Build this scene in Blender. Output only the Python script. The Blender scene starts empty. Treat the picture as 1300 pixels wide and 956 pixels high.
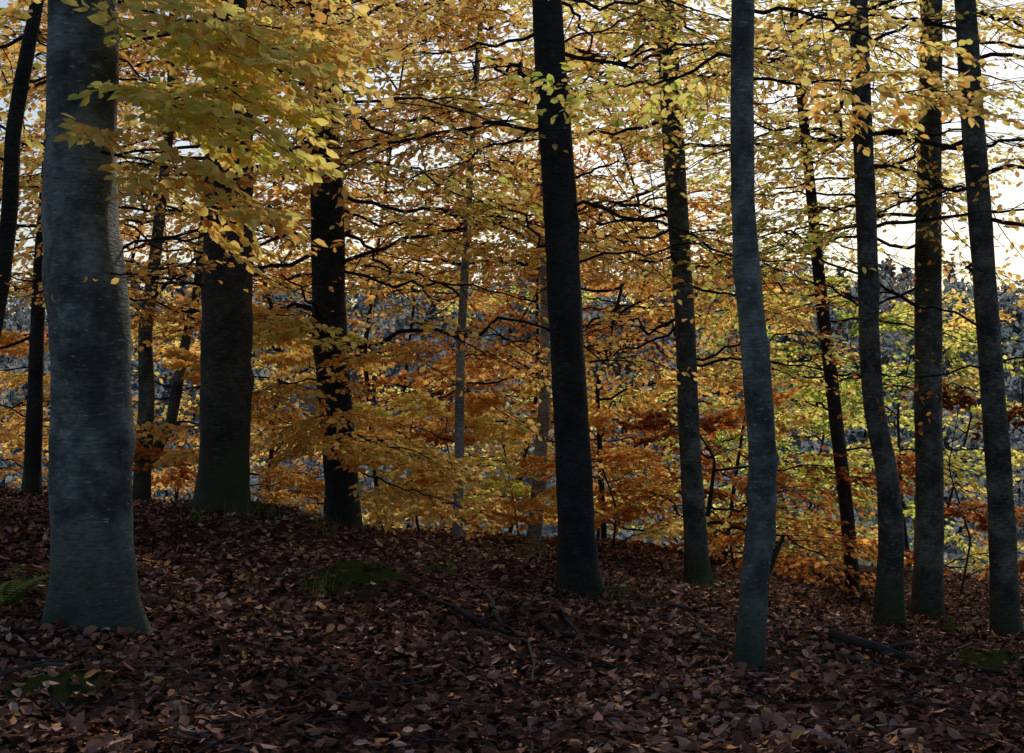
import bpy, math, random
import numpy as np
from mathutils import Vector
rng=np.random.default_rng(11)
E=1.6           # eye height; all heights below are relative to eye level
scene=bpy.context.scene

# ---------------------------------------------------------------- mesh helpers
def mk_mesh(name,V,F,mat,attrs=None,smooth=False,parent=None):
    V=np.array(V,dtype=np.float64).copy(); V[:,2]+=E
    if not isinstance(F,list): F=[F]
    F=[f for f in F if len(f)]
    me=bpy.data.meshes.new(name)
    me.vertices.add(len(V)); me.vertices.foreach_set('co',V.astype(np.float32).ravel())
    loops=np.concatenate([f.ravel() for f in F]).astype(np.int32)
    tot=np.concatenate([np.full(len(f),f.shape[1]) for f in F]).astype(np.int32)
    st=np.concatenate([[0],np.cumsum(tot)[:-1]]).astype(np.int32)
    me.loops.add(len(loops)); me.loops.foreach_set('vertex_index',loops)
    me.polygons.add(len(tot)); me.polygons.foreach_set('loop_start',st)
    if smooth: me.polygons.foreach_set('use_smooth',np.ones(len(tot),dtype=bool))
    me.update(calc_edges=True)
    for k,a in (attrs or {}).items():
        at=me.attributes.new(k,'FLOAT','POINT'); at.data.foreach_set('value',np.asarray(a,dtype=np.float32))
    me.materials.append(mat)
    ob=bpy.data.objects.new(name,me); scene.collection.objects.link(ob)
    if parent: ob.parent=parent
    return ob

def empty(name):
    e=bpy.data.objects.new(name,None); scene.collection.objects.link(e); return e

def nrm(a): return a/np.maximum(np.linalg.norm(a,axis=-1,keepdims=True),1e-9)

LT=np.array([[0,0,0],[.28,.27,.07],[.66,.26,.06],[1,0,-.06],[.66,-.26,.06],[.28,-.27,.07]])
LT_DRY=np.array([[0,0,0],[.25,.22,.16],[.66,.25,.2],[1,0,.05],[.7,-.2,.22],[.3,-.26,.1]])
def leaf_arrays(P,D,N,S,C,T=LT):
    D=nrm(D); B=nrm(np.cross(N,D)); N=np.cross(D,B)
    n=len(P)
    V=P[:,None,:]+S[:,None,None]*(T[None,:,0,None]*D[:,None,:]+T[None,:,1,None]*B[:,None,:]+T[None,:,2,None]*N[:,None,:])
    idx=np.arange(n)[:,None]*6
    F=np.concatenate([idx+np.array([0,1,2,3]),idx+np.array([0,3,4,5])],0)
    return V.reshape(-1,3),F,np.repeat(C,6)

def tube(pts,rad,sides):
    pts=np.asarray(pts,float); rad=np.asarray(rad,float)
    t=nrm(np.gradient(pts,axis=0)); m=nrm(pts[-1]-pts[0])
    ref=np.array([0,0,1.]) if abs(m[2])<.8 else np.array([0,1.,0])
    n1=nrm(np.cross(t,ref)); n2=np.cross(t,n1)
    a=np.arange(sides)*2*np.pi/sides
    V=pts[:,None,:]+rad[:,None,None]*(np.cos(a)[None,:,None]*n1[:,None,:]+np.sin(a)[None,:,None]*n2[:,None,:])
    k=len(pts); i=np.arange(k-1)[:,None]*sides; j=np.arange(sides)[None,:]; j2=(j+1)%sides
    F=np.stack([i+j,i+j2,i+sides+j2,i+sides+j],-1).reshape(-1,4)
    return V.reshape(-1,3),F
class Col:
    def __init__(s): s.V=[];s.F=[];s.n=0;s.A=[]
    def add(s,V,F,A=None):
        s.V.append(V); s.F.append(F+s.n); s.n+=len(V)
        s.A.append(np.zeros(len(V)) if A is None else A)
    def mesh(s,name,mat,parent=None,attr=None,smooth=False):
        if not s.V: return None
        return mk_mesh(name,np.concatenate(s.V),np.concatenate(s.F),mat,{attr:np.concatenate(s.A)} if attr else None,smooth,parent)

# ---------------------------------------------------------------- materials
def mat_new(name):
    m=bpy.data.materials.new(name); m.use_nodes=True; nt=m.node_tree; nt.nodes.clear()
    return m,nt,nt.nodes.new('ShaderNodeOutputMaterial')
def ramp(nt,stops,fac):
    r=nt.nodes.new('ShaderNodeValToRGB'); cr=r.color_ramp
    while len(cr.elements)<len(stops): cr.elements.new(0.5)
    for e,(p,c) in zip(cr.elements,stops): e.position=p; e.color=(*c,1)
    nt.links.new(fac,r.inputs[0]); return r.outputs[0]
def noise(nt,scale,detail=4,rough=.6,vec=None):
    n=nt.nodes.new('ShaderNodeTexNoise'); n.inputs['Scale'].default_value=scale
    n.inputs['Detail'].default_value=detail; n.inputs['Roughness'].default_value=rough
    if vec is None:
        tc=nt.nodes.new('ShaderNodeTexCoord'); vec=tc.outputs['Object']
    nt.links.new(vec,n.inputs['Vector']); return n.outputs[0]
def attr(nt,name):
    a=nt.nodes.new('ShaderNodeAttribute'); a.attribute_name=name; return a.outputs['Fac']
def mixc(nt,f,a,b,mode='MIX'):
    m=nt.nodes.new('ShaderNodeMix'); m.data_type='RGBA'; m.blend_type=mode
    for s,v in ((m.inputs[0],f),(m.inputs[6],a),(m.inputs[7],b)):
        if hasattr(v,'links'): nt.links.new(v,s)
        elif isinstance(v,tuple): s.default_value=(*v,1)
        else: s.default_value=v
    return m.outputs[2]

def leaf_mat(name,stops,trans=.5):
    m,nt,out=mat_new(name)
    c=ramp(nt,stops,attr(nt,'tint'))
    p=nt.nodes.new('ShaderNodeBsdfDiffuse'); nt.links.new(c,p.inputs[0])
    if trans<=0:
        nt.links.new(p.outputs[0],out.inputs[0]); return m
    t=nt.nodes.new('ShaderNodeBsdfTranslucent'); nt.links.new(c,t.inputs[0])
    x=nt.nodes.new('ShaderNodeMixShader'); x.inputs[0].default_value=trans
    nt.links.new(p.outputs[0],x.inputs[1]); nt.links.new(t.outputs[0],x.inputs[2]); nt.links.new(x.outputs[0],out.inputs[0])
    return m
LEAF=leaf_mat('autumn_leaf',[(0,(.12,.04,.018)),(.2,(.48,.16,.04)),(.4,(.80,.39,.09)),(.6,(.90,.68,.21)),(.8,(.78,.78,.17)),(1,(.28,.45,.06))],.55)
LITTER=leaf_mat('leaf_litter_mat',[(0,(.036,.019,.015)),(.35,(.145,.068,.048)),(.7,(.33,.17,.12)),(.92,(.58,.39,.31)),(1,(.60,.30,.11))],0)
FAR_HAZE=leaf_mat('distant_foliage_hazed',[(0,(.12,.15,.175)),(.4,(.16,.19,.21)),(.7,(.20,.22,.23)),(1,(.27,.25,.20))],.5)  # blue-grey leaf colours with distance haze painted in; no volume
GRASS=leaf_mat('grass_blade',[(0,(.04,.065,.02)),(1,(.16,.20,.06))],.3)

def bark(name,dark,light,moss=.5,rough=1.,lo=.36,hi=.66):
    m,nt,out=mat_new(name)
    tc=nt.nodes.new('ShaderNodeTexCoord'); mp=nt.nodes.new('ShaderNodeMapping'); mp.inputs['Scale'].default_value=(1,1,4)
    nt.links.new(tc.outputs['Object'],mp.inputs[0])
    n1=noise(nt,2.8,4,.75,tc.outputs['Object']); n2=noise(nt,18,3,.7,mp.outputs[0])
    c=ramp(nt,[(lo,dark),((lo+hi)/2,tuple(.6*a+.4*b for a,b in zip(dark,light))),(hi,light)],n1)
    k=.8*rough
    c=mixc(nt,ramp(nt,[(.48,(0,0,0)),(.64,(k,k,k))],n2),c,tuple(.6*a for a in dark))
    c=mixc(nt,ramp(nt,[(.33,(.7,.7,.7)),(.38,(0,0,0))],n2),c,tuple(min(1,1.5*a+.02) for a in light))
    h=attr(nt,'hgt'); mr=nt.nodes.new('ShaderNodeMapRange'); nt.links.new(h,mr.inputs[0])
    mr.inputs[1].default_value=0; mr.inputs[2].default_value=.9; mr.inputs[3].default_value=moss; mr.inputs[4].default_value=-.05
    ad=nt.nodes.new('ShaderNodeMath'); ad.operation='ADD'; nt.links.new(mr.outputs[0],ad.inputs[0]); nt.links.new(n1,ad.inputs[1])
    c=mixc(nt,ramp(nt,[(.6,(0,0,0)),(.95,(.85,.85,.85))],ad.outputs[0]),c,(.03,.04,.014))
    p=nt.nodes.new('ShaderNodeBsdfPrincipled'); nt.links.new(c,p.inputs['Base Color']); p.inputs['Roughness'].default_value=.7
    p.inputs['Specular IOR Level'].default_value=.25
    b=nt.nodes.new('ShaderNodeBump'); b.inputs['Strength'].default_value=.8*rough; b.inputs['Distance'].default_value=.018
    nt.links.new(n2,b.inputs['Height']); nt.links.new(b.outputs[0],p.inputs['Normal']); nt.links.new(p.outputs[0],out.inputs[0])
    return m
B_LIGHT=bark('bark_beech_grey',(.040,.052,.052),(.20,.24,.235),.4,.65,.40,.62)
B_MID=bark('bark_beech_mid',(.020,.025,.023),(.14,.155,.14),.5,.9,.40,.62)
B_MOSSY=bark('bark_mossy',(.018,.017,.013),(.08,.072,.055),.6)
B_DARK=bark('bark_dark',(.009,.010,.011),(.034,.036,.037),.3)  # dark bark, with the shade of backlit silhouettes painted into its colour
B_PALE=bark('bark_pale',(.16,.165,.165),(.42,.43,.42),.1)
B_TWIG=leaf_mat('bark_twig',[(0,(.025,.021,.02)),(1,(.05,.042,.04))],0)
STICK=leaf_mat('fallen_wood',[(0,(.035,.028,.026)),(1,(.09,.078,.07))],0)

# ---------------------------------------------------------------- terrain
CP=np.array([(-2.13,7.2,-1.27),(-2.57,12.6,-1.13),(-1.7,14.4,-1.62),(.51,10.8,-1.63),(1.89,14.4,-2.1),(1.36,8.1,-1.65),
(4.35,18,-2.9),(3.35,12.6,-2.18),(4.22,14.4,-2.54),(4.39,12.6,-2.34),(-.63,16.2,-1.9),(.25,18,-2.27),(-5.5,16.2,-1.3),(-4.25,16.2,-1.5),
(-3.5,9,-1.05),(-2,4,-1.22),(0,4,-1.35),(2,4,-1.5),(0,0,-1.55),(-1,9.3,-1.38),(0,7,-1.45),(-4.5,12.6,-1.12),(-10,5,-.8),(-10,15,-1.0),(10,5,-2.2),(12,15,-4),(-10,25,-2.5),(0,25,-4),
(10,25,-5),(0,-6,-1.6),(-10,-6,-1),(10,-6,-2),(3,10,-1.95),(-.3,13,-1.62),(6,10,-2.3),(-7,20,-1.9),(-3,19,-2.2)])
def H(x,y):
    x=np.asarray(x,float); y=np.asarray(y,float); sh=x.shape; x=x.ravel(); y=y.ravel()
    z=np.zeros_like(x)
    for a in range(0,len(x),20000):
        X=x[a:a+20000,None]; Y=y[a:a+20000,None]
        w=1/((X-CP[None,:,0])**2+(Y-CP[None,:,1])**2+.25)**1.6
        z[a:a+20000]=(w*CP[None,:,2]).sum(1)/w.sum(1)
    far=np.interp(y,[18,30,45,75,110,200,225,700],[-2.5,-5.5,-9,-14,-11,7,9,5])-.02*x+3*np.sin(x*.021+1)*np.clip((y-60)/100,0,1)
    t=np.clip((y-19)/12,0,1); t=t*t*(3-2*t)
    z=z*(1-t)+far*t
    z+=.03*np.sin(2.3*x+1.1*y)*np.sin(1.7*y-.9*x)+.03*np.sin(5.1*x+.7)*np.sin(4.3*y+2*x)+.014*np.sin(11*x+3*y)*np.sin(9*y-4*x+1)
    z+=.17*np.exp(-((x+1.05)**2/.16+(y-9.4)**2/.2))
    z+=.10*np.exp(-((x+1.9)**2/.05+(y-5.9)**2/.05))+.08*np.exp(-((x-3.2)**2/.1+(y-9.6)**2/.1))+.11*np.exp(-((x-.7)**2/.3+(y-8.8)**2/.08))
    return z.reshape(sh)
def mossf(x,y):
    return np.exp(-((x+1.05)**2/.14+(y-9.3)**2/.14))+np.exp(-((x+1.9)**2/.05+(y-5.9)**2/.05))+np.exp(-((x-3.2)**2/.1+(y-9.6)**2/.1))\
      +.8*np.exp(-((x+2.55)**2/.3+(y-12.1)**2/.2))+.7*np.exp(-((x-1.75)**2/.2+(y-13.9)**2/.3))+.8*np.exp(-((x-.75)**2/.06+(y-10.4)**2/.1))
nx,ny=340,380
u=np.linspace(-1,1,nx); X=2.2*np.sinh(np.arcsinh(400/2.2)*u)
v=np.linspace(-.68,1,ny); Y=8+2.5*np.sinh(np.arcsinh(700/2.5)*v)
XX,YY=np.meshgrid(X,Y); ZZ=H(XX,YY)
V=np.stack([XX,YY,ZZ],-1).reshape(-1,3)
i=np.arange(ny-1)[:,None]*nx; j=np.arange(nx-1)[None,:]
F=np.stack([i+j,i+j+1,i+nx+j+1,i+nx+j],-1).reshape(-1,4)
m,nt,out=mat_new('forest_soil')
n1=noise(nt,6,3,.7); n2=noise(nt,45,3,.7)
c=ramp(nt,[(.3,(.018,.012,.010)),(.5,(.05,.03,.024)),(.7,(.11,.065,.05))],n2)
ad=nt.nodes.new('ShaderNodeMath'); ad.operation='MULTIPLY'; nt.links.new(attr(nt,'moss'),ad.inputs[0]); ad.inputs[1].default_value=.9
ad2=nt.nodes.new('ShaderNodeMath'); ad2.operation='ADD'; nt.links.new(ad.outputs[0],ad2.inputs[0]); nt.links.new(n1,ad2.inputs[1])
c=mixc(nt,ramp(nt,[(.85,(0,0,0)),(1,(1,1,1))],ad2.outputs[0]),c,mixc(nt,n2,(.014,.020,.007),(.045,.055,.018)))
c=mixc(nt,attr(nt,'far'),c,mixc(nt,n1,(.10,.12,.135),(.16,.18,.19)))  # far terrain fades to blue-grey: haze put into the ground colour
p=nt.nodes.new('ShaderNodeBsdfDiffuse'); nt.links.new(c,p.inputs[0]); nt.links.new(p.outputs[0],out.inputs[0])
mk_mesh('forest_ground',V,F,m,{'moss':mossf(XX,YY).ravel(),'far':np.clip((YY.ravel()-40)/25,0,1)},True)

# ---------------------------------------------------------------- leaf litter
n=88000
y=3.2+17*rng.random(n)**.9; x=(rng.random(n)*2-1)*(.42*y+1.3)
mf=mossf(x,y); keep=rng.random(n)>.75*np.clip(mf,0,1); x=x[keep];y=y[keep];n=len(x)
P=np.stack([x,y,H(x,y)+.004+.03*rng.random(n)**2],1)
a=rng.random(n)*2*np.pi; D=np.stack([np.cos(a),np.sin(a),rng.normal(0,.3,n)],1)
N=np.stack([rng.normal(0,.5,n),rng.normal(0,.5,n),np.ones(n)],1)
S=rng.uniform(.04,.085,n); C=np.clip(rng.normal(.42,.27,n)+.16*np.sin(x*2+y)*np.sin(1.3*y),0,1)
k=n//2
V1,F1,C1=leaf_arrays(P[:k],D[:k],N[:k],S[:k],C[:k],LT_DRY); V2,F2,C2=leaf_arrays(P[k:],D[k:],N[k:],S[k:],C[k:],LT*np.array([1,1,-1.4]))
mk_mesh('fallen_leaves',np.concatenate([V1,V2]),np.concatenate([F1,F2+len(V1)]),LITTER,{'tint':np.concatenate([C1,C2])})

# ---------------------------------------------------------------- branch templates (3 m limb along +X)
def template(seed,spacing=.24,sub=.14,leafsp=.05):
    r=np.random.default_rng(seed); tb=Col(); LP=[];LD=[];LN=[]
    L=3.0;n=16; ts=np.linspace(0,1,n)
    wander=np.cumsum(r.normal(0,.05,n)); wz=np.cumsum(r.normal(0,.05,n))
    main=np.stack([L*ts,wander*1.0,.55*ts-.75*ts**2+wz],1); main[0]=0
    tb.add(*tube(main,.020*(1-ts)**.8+.0025,5))
    def leaves_on(pts):
        seg=np.linalg.norm(pts[-1]-pts[0]); k=max(2,int(seg/leafsp)); t=np.linspace(.12,1,k)
        ii=t*(len(pts)-1); p=np.stack([np.interp(ii,np.arange(len(pts)),pts[:,q]) for q in range(3)],1)
        d=nrm(pts[-1]-pts[0]); side=nrm(np.cross([0,0,1.],d)); s=np.where(np.arange(k)%2==0,1,-1)[:,None]
        dd=d*.75+side*s*r.uniform(.5,1.,(k,1))+r.normal(0,.3,(k,3)); dd[:,2]-=.2; dd[-1]=d
        LP.append(p+r.normal(0,.012,(k,3))); LD.append(dd); LN.append(np.array([0,0,1.])+r.normal(0,.75,(k,3)))
    s=1; t=.16
    while t<1:
        p0=np.array([np.interp(t,ts,main[:,q]) for q in range(3)])
        ln=(1-t)**.8*1.25+.28; ln*=r.uniform(.7,1.2)
        ang=s*math.radians(r.uniform(38,66)); s=-s
        d=np.array([math.cos(ang),math.sin(ang),r.uniform(-.3,.3)])
        q=np.linspace(0,1,6)[:,None]
        tw=p0+q*ln*d+np.array([.35*ln,0,-.22*ln])*q**2+np.concatenate([np.zeros((1,3)),np.cumsum(r.normal(0,.014,(5,3)),0)])
        tb.add(*tube(tw,np.linspace(.0075,.0022,6),3))
        uu=.18; s2=1
        while uu<1:
            p1=np.array([np.interp(uu,q[:,0],tw[:,c]) for c in range(3)])
            l2=(.2+.28*(1-uu))*r.uniform(.6,1.3); a2=math.atan2(d[1],d[0])+s2*math.radians(r.uniform(35,60)); s2=-s2
            d2=np.array([math.cos(a2),math.sin(a2),r.uniform(-.45,.3)])
            st=np.stack([p1,p1+d2*l2*.5+r.normal(0,.01,3),p1+d2*l2+np.array([0,0,-.06*l2])])
            tb.add(*tube(st,[.0035,.0026,.0015],3)); leaves_on(st)
            uu+=sub/ln
        leaves_on(tw[3:])
        t+=spacing/L*r.uniform(.7,1.3)
    leaves_on(main[-3:])
    return np.concatenate(tb.V),np.concatenate(tb.F),np.concatenate(LP),np.concatenate(LD),np.concatenate(LN)
TPL=[template(100+k) for k in range(9)]
NL=0
def place(tb,lf,origin,az,pitch,roll,scale,leaf,keep,tint,tv=.09):
    global NL
    TV,TF,LP,LD,LN=TPL[rng.integers(len(TPL))]
    fl=np.array([1,rng.choice([-1,1]),1])
    ca,sa=math.cos(az),math.sin(az); cp,sp=math.cos(pitch),math.sin(pitch); cr,sr=math.cos(roll),math.sin(roll)
    Rz=np.array([[ca,-sa,0],[sa,ca,0],[0,0,1]]); Ry=np.array([[cp,0,-sp],[0,1,0],[sp,0,cp]]); Rx=np.array([[1,0,0],[0,cr,-sr],[0,sr,cr]])
    M=Rz@Ry@Rx; o=np.asarray(origin)
    tb.add((TV*fl*scale)@M.T+o,TF if fl[1]>0 else TF[:,::-1])
    # leaves thin out in irregular patches along each spray
    w=LP@rng.normal(0,2.2,3)+rng.random()*6.28
    k=rng.random(len(LP))<np.clip(keep*(1+.35*np.sin(w)),0,1)
    P=(LP[k]*fl*scale)@M.T+o; D=(LD[k]*fl)@M.T; N=(LN[k]*fl)@M.T; n=len(P); NL+=n
    V,F,C=leaf_arrays(P,D,N,leaf*rng.uniform(.65,1.15,n),np.clip(tint+rng.normal(0,.045)+rng.normal(0,tv,n),0,1))
    lf.add(V,F,C)

# ---------------------------------------------------------------- trunks
def smooth_path(rows,y,ly,n=130):
    rows=np.array(rows,float); z=rows[:,1]
    zz=z[0]+(z[-1]-z[0])*np.linspace(0,1,n)**1.5
    def itp(c):
        f=np.linspace(z[0],z[-1],600); g=np.interp(f,z,c); w=int(max(3,.35/(f[1]-f[0])))|1
        k=np.hanning(w+2)[1:-1]; k/=k.sum(); gp=np.pad(g,w//2,mode='reflect',reflect_type='odd'); g=np.convolve(gp,k,'valid')
        return np.interp(zz,f,g)
    x=itp(rows[:,0]); r=itp(rows[:,2]); yy=y+ly*(zz-z[0])
    return np.stack([x,yy,zz],1),r
def trunk_geo(rows,y,ly=0.,flare=.45,sides=28,knots=(),ph=None,under=True,n=130):
    P,r=smooth_path(rows,y,ly,n); ph=rng.random()*6.28 if ph is None else ph
    if under:
        P=np.concatenate([[P[0]-[0,0,.35]],[P[0]-[0,0,.12]],P]); r=np.concatenate([[r[0]],[r[0]],r])
    h=P[:,2]-rows[0][1]; a=np.arange(sides)*2*np.pi/sides
    hh=np.clip(h,-.1,9)[:,None]; A=a[None,:]
    R=r[:,None]*(1+flare*np.exp(-hh/.16)*(1+.55*np.cos(3*A+ph)+.35*np.cos(5*A+2*ph)+.2*np.cos(8*A+ph))
       +.035*np.cos(2*A+h[:,None]*1.3+ph)+.03*np.sin(3*A+h[:,None]*2.7)+.02*np.sin(5*A-h[:,None]*4+ph)+.016*np.sin(h[:,None]*9+2*A)+.012*np.sin(h[:,None]*23+3*A))
    for (kh,ka,am,sg) in knots:
        da=(A-ka+np.pi)%(2*np.pi)-np.pi
        R+=am*np.exp(-((h[:,None]-kh)/sg)**2-(da/.6)**2)-.6*am*np.exp(-((h[:,None]-kh)/(sg*.35))**2-(da/.22)**2)
    V=np.stack([P[:,0,None]+R*np.cos(A),P[:,1,None]+R*np.sin(A),P[:,2,None]+0*R],-1).reshape(-1,3)
    k=len(P); i=np.arange(k-1)[:,None]*sides; j=np.arange(sides)[None,:]; j2=(j+1)%sides
    F=np.stack([i+j,i+j2,i+sides+j2,i+sides+j],-1).reshape(-1,4)
    return V,F,np.repeat(h,sides),P,r
def trunk(rows,y,mat,parent,ly=0.,flare=.45,sides=28,knots=(),name='trunk',ph=None,under=True,n=130):
    V,F,A,P,r=trunk_geo(rows,y,ly,flare,sides,knots,ph,under,n)
    mk_mesh(name,V,F,mat,{'hgt':A},True,parent)
    return P,r
def at(P,z): return np.array([np.interp(z,P[:,2],P[:,0]),np.interp(z,P[:,2],P[:,1]),z])
def U(a,b): return rng.uniform(a,b)
def gen(z0,z1,n,sc,leaf,keep,tint,az=(-30,210),pit=(-10,10)):
    out=[]
    for k in range(n):
        f=(k+rng.random()*.8)/n
        out.append((z0+(z1-z0)*f, az[0]+((k*.618+U(-.08,.08))%1)*(az[1]-az[0]), U(*pit), sc*U(.8,1.2), leaf, keep, tint+U(-.08,.08)))
    return out
def bare(z0,z1,n,sc,az=(-30,210)): return gen(z0,z1,n,sc,.07,.06,.4,az,(-14,22))
def tree(rows,y,mat,ly=0.,limbs=(),high=6,flare=.45,knots=(),name='beech_tree',tint=.5,fork=None,highleaf=.14,ph=None,roots=4):
    e=empty(name); P,r=trunk(rows,y,mat,e,ly,flare,knots=knots,ph=ph)
    tb=Col(); lf=Col()
    for (z,azd,pit,sc,leaf,keep,ti) in limbs:
        place(tb,lf,at(P,z),math.radians(azd),math.radians(pit),rng.normal(0,.28),sc,leaf,keep,ti)
    if high:
        z=high; top=rows[-1][1]
        while z<top-.3:
            place(tb,lf,at(P,z),rng.random()*6.28,rng.uniform(.1,.5),0,rng.uniform(.8,1.2),highleaf,.3,tint); z+=rng.uniform(1.,1.4)
    if fork: trunk(fork,y,mat,e,0,0.,sides=14,name='fork_stem',under=False)
    if roots:
        rt=Col(); r0=rows[0][2]; a0=U(0,6)
        for k in range(roots):
            a=a0+k*6.283/roots+U(-.4,.4); L=r0*U(1.2,2.8); q=np.linspace(0,1,9); d=r0*.5+L*q
            aa=a+U(-.5,.5)*q**2; x=rows[0][0]+d*np.cos(aa); yy=y+d*np.sin(aa); rr=r0*(.36*(1-q)**1.3+.04)
            z=H(x,yy)+.08*r0/.2*np.exp(-q*5)-rr*.55+.004
            Vt,Ft=tube(np.stack([x,yy,z],1),rr,9); rt.add(Vt,Ft,np.full(len(Vt),.05))
        rt.mesh('roots',B_MOSSY,e,'hgt',True)
    tb.mesh('limbs',B_TWIG,e,'tint'); lf.mesh('foliage',LEAF,e,'tint')
    return e

L1=gen(1.15,2.3,8,.46,.082,.9,.62,(-28,18),(-16,0))+[(.62,10,6,.42,.06,.12,.5),(2.3,160,-5,.5,.08,.7,.6),(.45,185,5,.3,.05,.1,.4),(.5,-40,8,.28,.05,.1,.4),(2.6,60,0,.7,.085,.8,.6),(2.0,40,0,.6,.085,.8,.6)]
tree([(-2.13,-1.29,.205),(-2.14,-.49,.205),(-2.13,.11,.2),(-2.155,.5,.208),(-2.2,.79,.188),(-2.18,1.51,.172),(-2.18,1.91,.166),(-2.15,6,.13),(-2.1,13,.04)],7.2,B_LIGHT,limbs=L1,high=7.5,
     knots=[(1.45,-1.7,.08,.10),(1.62,-1.5,.04,.05),(1.0,-.3,.03,.1),(1.75,2.8,.04,.15),(2.1,-1.2,.04,.05),(.62,-1.9,.03,.06)],tint=.55,flare=.26,ph=.6,roots=0)
tree([(-2.58,-1.15,.225),(-2.54,-.15,.23),(-2.53,.55,.225),(-2.52,1.6,.205),(-2.51,2.65,.2),(-2.53,3.35,.17),(-2.5,8,.13),(-2.5,14,.05)],12.6,B_MOSSY,
     limbs=gen(1.2,4.6,12,.9,.085,.85,.55,(-45,225))+[(3.6,-70,-10,.9,.085,.8,.6)]+bare(.6,3,4,.7,(-80,230)),
     knots=[(1.6,-.8,.07,.2),(2.3,-1.6,.05,.1),(1.1,.2,.04,.1),(1.9,-2.2,.05,.1)],tint=.5,flare=.22)
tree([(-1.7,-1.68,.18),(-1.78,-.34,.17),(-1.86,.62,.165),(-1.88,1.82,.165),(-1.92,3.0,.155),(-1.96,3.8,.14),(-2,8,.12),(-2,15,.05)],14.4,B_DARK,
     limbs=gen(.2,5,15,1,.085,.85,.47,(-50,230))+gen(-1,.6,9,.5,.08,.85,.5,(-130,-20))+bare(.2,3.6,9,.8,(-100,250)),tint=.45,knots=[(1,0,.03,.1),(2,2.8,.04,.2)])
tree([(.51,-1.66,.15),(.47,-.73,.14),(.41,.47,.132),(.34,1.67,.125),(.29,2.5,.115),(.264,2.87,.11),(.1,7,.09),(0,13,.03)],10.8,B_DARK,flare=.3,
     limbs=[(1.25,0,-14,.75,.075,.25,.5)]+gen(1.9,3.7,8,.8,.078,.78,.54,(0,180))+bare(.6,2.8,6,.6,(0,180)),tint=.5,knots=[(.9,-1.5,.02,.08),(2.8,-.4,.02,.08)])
tree([(1.89,-2.13,.118),(1.82,-.98,.108),(1.76,.46,.104),(1.66,2.06,.108),(1.6,3.02,.105),(1.54,3.82,.095),(1.4,8,.07),(1.4,13,.03)],14.4,B_MID,flare=.3,
     limbs=gen(.0,1.8,5,.8,.078,.75,.48,(20,200))+gen(1.6,4.9,12,.95,.08,.78,.58,(0,180))+bare(0,3.5,7,.7,(0,180)),tint=.55)
tree([(1.36,-1.67,.082),(1.38,-1.18,.082),(1.43,-.73,.08),(1.43,-.37,.077),(1.395,.08,.077),(1.35,.53,.073),(1.32,.98,.066),(1.31,1.61,.066),(1.32,2.15,.066),(1.3,6,.05),(1.3,9,.02)],8.1,B_LIGHT,flare=.2,
     limbs=gen(1.6,2.6,4,.5,.078,.65,.62,(10,170)),tint=.6,knots=[(1.85,-.5,.018,.035),(1.2,.3,.03,.05),(.75,.2,.028,.05),(2.3,2.9,.02,.04),(.5,-2,.02,.03),(1.45,-1.8,.024,.03),(1.0,3,.022,.04)],roots=0)
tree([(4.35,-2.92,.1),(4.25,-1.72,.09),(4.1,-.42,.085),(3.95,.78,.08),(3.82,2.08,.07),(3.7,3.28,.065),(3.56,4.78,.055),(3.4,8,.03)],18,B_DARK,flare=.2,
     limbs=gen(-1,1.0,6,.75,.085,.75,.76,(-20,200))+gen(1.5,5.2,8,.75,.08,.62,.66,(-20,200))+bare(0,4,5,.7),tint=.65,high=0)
tree([(3.35,-2.2,.125),(3.37,-1.41,.115),(3.33,-.85,.1),(3.22,-.29,.095),(3.17,.41,.09),(3.15,1.39,.087),(3.11,2.37,.083),(3.08,3.35,.08),(3,7,.06),(3,11,.03)],12.6,B_MID,flare=.25,
     limbs=gen(1.1,4.2,10,.85,.078,.62,.63,(0,180))+bare(.5,3,4,.6,(0,180)),tint=.6,knots=[(1.5,-1.6,.02,.06),(3,0,.02,.07),(.9,-1.8,.02,.08)],roots=3)
tree([(4.22,-2.57,.165),(4.24,-.98,.14),(4.22,.62,.132),(4.24,2.22,.12),(4.26,3.82,.11),(4.3,9,.07),(4.3,13,.03)],14.4,B_MID,flare=.25,
     limbs=gen(1.2,4.7,9,.85,.08,.65,.62,(-20,200))+bare(.3,3.5,6,.7,(0,200)),tint=.6,roots=3)
tree([(4.39,-2.36,.125),(4.33,-.85,.112),(4.22,.55,.105),(4.12,1.95,.1),(4.02,3.35,.09),(3.8,8,.06),(3.8,12,.03)],12.6,B_MID,flare=.25,
     limbs=[(.1,190,-6,.5,.06,.3,.25)]+gen(1.2,4.1,10,.85,.078,.72,.62,(-20,190))+bare(-.3,2.5,5,.6,(20,200)),tint=.6,knots=[(1.7,-1.5,.02,.07)],roots=3)
tree([(-.63,-1.95,.06),(-.60,-.8,.056),(-.59,.25,.05),(-.52,1.6,.045),(-.41,3.4,.035),(-.34,4.3,.03),(-.3,6.5,.015)],16.2,B_PALE,flare=.15,
     limbs=gen(.8,6,9,.75,.085,.7,.5,(20,160))+bare(-1,2,5,.5,(20,160)),tint=.45,high=0,roots=0)
tree([(.25,-2.3,.1),(.35,-1.22,.085),(.42,-.22,.07),(.42,.78,.06),(.4,2.3,.05),(.35,4.8,.04),(.3,7,.02)],18,B_PALE,flare=.15,
     limbs=gen(-.2,6,14,.9,.092,.85,.43,(0,180)),tint=.4,high=0,roots=0)
tree([(-3.55,-1.05,.07),(-3.35,0,.06),(-3.24,.59,.055),(-3.19,1.04,.05),(-3.17,1.54,.048),(-3.09,1.99,.045),(-3.01,2.39,.04),(-2.8,4.5,.02)],9,B_DARK,flare=.2,
     limbs=gen(1.3,3.2,8,.55,.08,.85,.6,(0,200)),high=0,roots=3)
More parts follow.
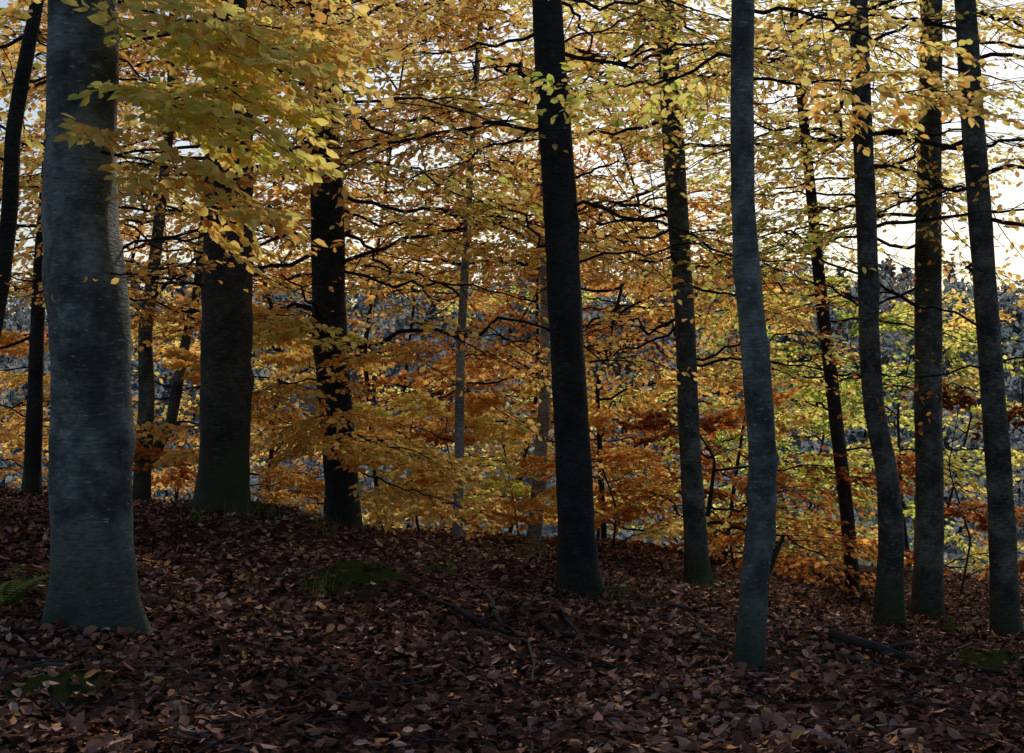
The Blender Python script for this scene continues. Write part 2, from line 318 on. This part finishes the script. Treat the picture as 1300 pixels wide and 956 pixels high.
tree([(-5.49,-1.35,.1),(-5.43,.25,.08),(-5.4,1.24,.075),(-5.3,2.5,.06),(-5.2,4.3,.05),(-5.1,7,.02)],16.2,B_DARK,flare=.2,limbs=gen(.4,5.5,14,.9,.088,.8,.5,(-40,220)),high=0)
tree([(-4.25,-1.55,.1),(-4.17,-.2,.09),(-4.19,.52,.08),(-4.05,1.6,.07),(-3.9,2.95,.05),(-3.87,4.3,.04),(-3.8,7,.02)],16.2,B_MID,flare=.2,limbs=gen(.7,5.5,14,.9,.088,.8,.5,(-40,220))+bare(0,2,4,.6),high=0,
     fork=[(-4.17,-1.05,.065),(-3.9,-.55,.065),(-3.76,.25,.06),(-3.6,.97,.05),(-3.5,2.05,.04),(-3.4,4,.02)])

# ---------------------------------------------------------------- thicket of young beeches behind the crest (one foliage mass)
T_tr,T_tb,T_lf=Col(),Col(),Col()
def young(x,y,h0,top,tint,n,leaf=.092,keep=.85,sc=(.6,1.05),r=.04):
    g=float(H(x,y)); w=(top-g)*.06
    rows=[(x,g-.02,r),(x+U(-w,w),g+(top-g)*.3,r*.8),(x+U(-2*w,2*w),g+(top-g)*.65,r*.5),(x+U(-3*w,3*w),top,r*.15)]
    V,F,A,P,_=trunk_geo(rows,y,U(-.05,.05),.15,sides=8,n=40); T_tr.add(V,F,A)
    for k in range(n):
        f=(k+rng.random())/n; z=g+h0+(top-.2-g-h0)*f
        place(T_tb,T_lf,at(P,z),k*2.4+U(-.5,.5),U(-.05,.3)*(1 if f<.7 else 2),rng.normal(0,.25),U(*sc)*(1-.55*f**3),leaf,keep,tint+U(-.2,.15),.08)
for a in [(-7.6,19.5,.2,6.2,.50,20),(-5.6,20.5,.2,6.5,.50,20),(-3.4,19.3,.2,6.3,.46,22),(-1.9,20.5,.3,6.3,.44,23),(-.2,22.5,.2,7,.46,23),
          (1.3,20,.3,4.9,.44,20),(-6.2,26,.3,8,.55,18),(-2.4,27,.3,8,.6,20),(2.9,22.5,.3,3.8,.48,15),(1.6,27,.2,6.5,.68,19)]:
    young(*a)
for a in [(3.4,23,.2,1.6,.78,14),(4.6,25.5,.2,1.9,.84,15),(6.2,22,.2,1.0,.74,12),(5.8,28,.2,2.2,.80,13),(8.2,27,.2,1.6,.66,11),(2.4,18.2,.1,-.3,.27,9)]:
    young(*a)
for a in [(-3.3,15.8,.15,.4,.50,8),(-2.2,16.6,.15,.7,.6,9),(-.6,17,.1,.0,.6,9),(.1,19.5,.1,.0,.62,9),(1.2,17,.1,-.2,.42,8),(5.2,16.5,.1,-.2,.2,7),(-5.9,17.5,.15,.6,.5,9),(3.0,19,.1,-.6,.3,8),(-1.1,16.9,.1,-.3,.5,6)]:
    young(*a,leaf=.08,keep=.8,sc=(.3,.5),r=.016)
e=empty('young_beech_thicket')
T_tr.mesh('stems',B_DARK,e,'hgt',True); T_tb.mesh('limbs',B_TWIG,e,'tint'); T_lf.mesh('foliage',LEAF,e,'tint')

# ---------------------------------------------------------------- far forest
P=[];S=[];C=[]; tbf=Col()
for k in range(760):
    y=60+165*rng.random()**.7; x=(rng.random()*2-1)*(.42*y+12); g=float(H(x,y)); con=rng.random()<.35
    h=U(4.5,8.5); m=170; t=rng.random(m)
    if con: rad=.26*h*(1-t)+.1; z=g+t*h
    else: rad=.45*h*np.sqrt(np.clip(1-(1.6*t-.6)**2,0,1)); z=g+t*.9*h
    a=rng.random(m)*6.28; q=rng.random(m)**.4
    P.append(np.stack([x+rad*q*np.cos(a),y+rad*q*np.sin(a),z],1)); S.append((.85 if y>110 else .6)*rng.uniform(.6,1.2,m))
    C.append(np.clip(rng.normal(.12 if con else U(.35,.95),.05,m),0,1))
    tbf.add(*tube(np.array([[x,y,g-.2],[x,y,g+h*.7]]),[.02*h,.02],5))
P=np.concatenate(P);S=np.concatenate(S);C=np.concatenate(C);n=len(P)
D=rng.normal(0,1,(n,3)); N=rng.normal(0,1,(n,3))
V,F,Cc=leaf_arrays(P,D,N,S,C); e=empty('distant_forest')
mk_mesh('distant_crowns',V,F,FAR_HAZE,{'tint':Cc},parent=e); tbf.mesh('distant_trunks',B_TWIG,e,'tint')

# ---------------------------------------------------------------- forest floor details
st=Col()
def stick(x0,y0,x1,y1,r,lift=.015,n=9,w=.03):
    t=np.linspace(0,1,n); x=x0+(x1-x0)*t+np.cumsum(rng.normal(0,w,n)); y=y0+(y1-y0)*t+np.cumsum(rng.normal(0,w,n))
    z=H(x,y)+lift+r*.3+np.abs(rng.normal(0,.008,n)); V,F=tube(np.stack([x,y,z],1),np.linspace(r,r*.35,n),7); st.add(V,F,np.full(len(V),rng.random()))
stick(-.6,8.9,.35,7.3,.02);stick(-.2,9.2,.15,7.0,.017);stick(.1,8.6,.8,8.2,.022);stick(-.3,8.0,.6,7.2,.015);stick(.2,9.4,.75,7.7,.014)
stick(2.0,8.9,2.9,7.9,.032,.03);stick(1.7,9.6,3.3,9.2,.024);stick(2.2,8.4,2.7,8.7,.018);stick(1.9,8.5,2.5,7.7,.018);stick(2.4,10.5,3.4,10.0,.02);stick(1.15,8.7,1.4,8.0,.015,.06)
stick(-2.6,5.9,-1.5,6.2,.014);stick(-2.4,5.4,-1.9,6.6,.01,.04);stick(-2.2,6.5,-1.2,5.9,.01);stick(.9,10.2,1.5,10.0,.02)
for k in range(420):
    y=U(4.2,15); x=U(-1,1)*(.4*y+.5); a=U(0,6.28); l=U(.12,.65)
    stick(x,y,x+l*math.cos(a),y+l*math.sin(a),U(.003,.008),.022,5,.014)
st.mesh('fallen_twigs',STICK,None,'tint')
e=empty('dead_tree_stub'); V,F=tube([[2.0,11.4,-2.0],[2.03,11.35,-1.6],[2.09,11.3,-1.42],[2.17,11.3,-1.26]],[.05,.033,.028,.012],9); mk_mesh('stub_stem',V,F,B_DARK,{'hgt':np.ones(len(V))},True,e)
def tuft(x,y,n=30,h=.28):
    g=Col(); z=float(H(x,y))
    for k in range(n):
        a=U(0,6.28); bx=x+rng.normal(0,.09); by=y+rng.normal(0,.09); hh=h*U(.4,1.2); o=U(.3,1.)*hh; w=.004
        q=np.linspace(0,1,5); cx=bx+o*q**2*math.cos(a); cy=by+o*q**2*math.sin(a); cz=z+hh*(q-.35*q**2)
        sx=-math.sin(a)*w;sy=math.cos(a)*w; wl=(1-q*.9)
        V=np.concatenate([np.stack([cx+sx*wl,cy+sy*wl,cz],1),np.stack([cx-sx*wl,cy-sy*wl,cz],1)])
        i=np.arange(4); g.add(V,np.stack([i,i+1,i+6,i+5],1),np.full(10,rng.random()))
    g.mesh('grass_tuft',GRASS,None,'tint')
for x,y in [(-.65,10.8),(-.5,10.2),(-2.3,11.9),(-2.1,12.2),(-2.6,11.7),(1.75,13.4),(2.1,13.9),(.8,10.6),(3.8,12.5),(3.2,12.2),(-1.6,12.0),(.2,13),(4.6,12.2),(-1.2,8.9)]: tuft(x,y)
g=Col()
for k in range(10):
    a=k*.63+.3; L=.42; x0,y0=-2.72,7.5; z0=float(H(x0,y0)); q=np.linspace(.1,1,20)
    cx=x0+L*q*math.cos(a); cy=y0+L*q*math.sin(a); cz=z0+.03+.3*q*1.6-.3*q**2
    for s in (1,-1):
        D=np.stack([math.cos(a)*.4-s*math.sin(a)+0*q,math.sin(a)*.4+s*math.cos(a)+0*q,-.15+0*q],1)
        V,F,C=leaf_arrays(np.stack([cx,cy,cz],1),D,np.tile([0,0,1.],(20,1)),.13*(1.05-q),np.full(20,1.),LT*np.array([1,.55,.3])); g.add(V,F,C)
g.mesh('fern',GRASS,None,'tint')

# ---------------------------------------------------------------- light, sky, camera
az=math.radians(12); el=math.radians(33)
w=bpy.data.worlds.new('World'); scene.world=w; w.use_nodes=True; nt=w.node_tree; bg=nt.nodes['Background']
sk=nt.nodes.new('ShaderNodeTexSky'); sk.sky_type='NISHITA'; sk.sun_disc=False; sk.sun_elevation=el; sk.sun_rotation=az
sk.air_density=1.0; sk.dust_density=1.2; sk.ozone_density=1.
nt.links.new(sk.outputs[0],bg.inputs[0]); bg.inputs[1].default_value=.088
sd=bpy.data.lights.new('sun','SUN'); sd.energy=5; sd.angle=math.radians(7); sd.color=(1,.93,.82)
so=bpy.data.objects.new('sun',sd); scene.collection.objects.link(so)
d=Vector((math.sin(az)*math.cos(el),math.cos(az)*math.cos(el),math.sin(el))); so.rotation_euler=d.to_track_quat('Z','Y').to_euler(); so.location=(0,0,20)
cd=bpy.data.cameras.new('camera'); cd.lens=49.85; cd.sensor_width=36; cd.clip_end=3000
co=bpy.data.objects.new('camera',cd); scene.collection.objects.link(co); co.location=(0,0,E); co.rotation_euler=(math.pi/2,0,0); scene.camera=co
scene.view_settings.view_transform='Standard'; scene.view_settings.look='None'; scene.view_settings.exposure=0
print('leaves',NL)
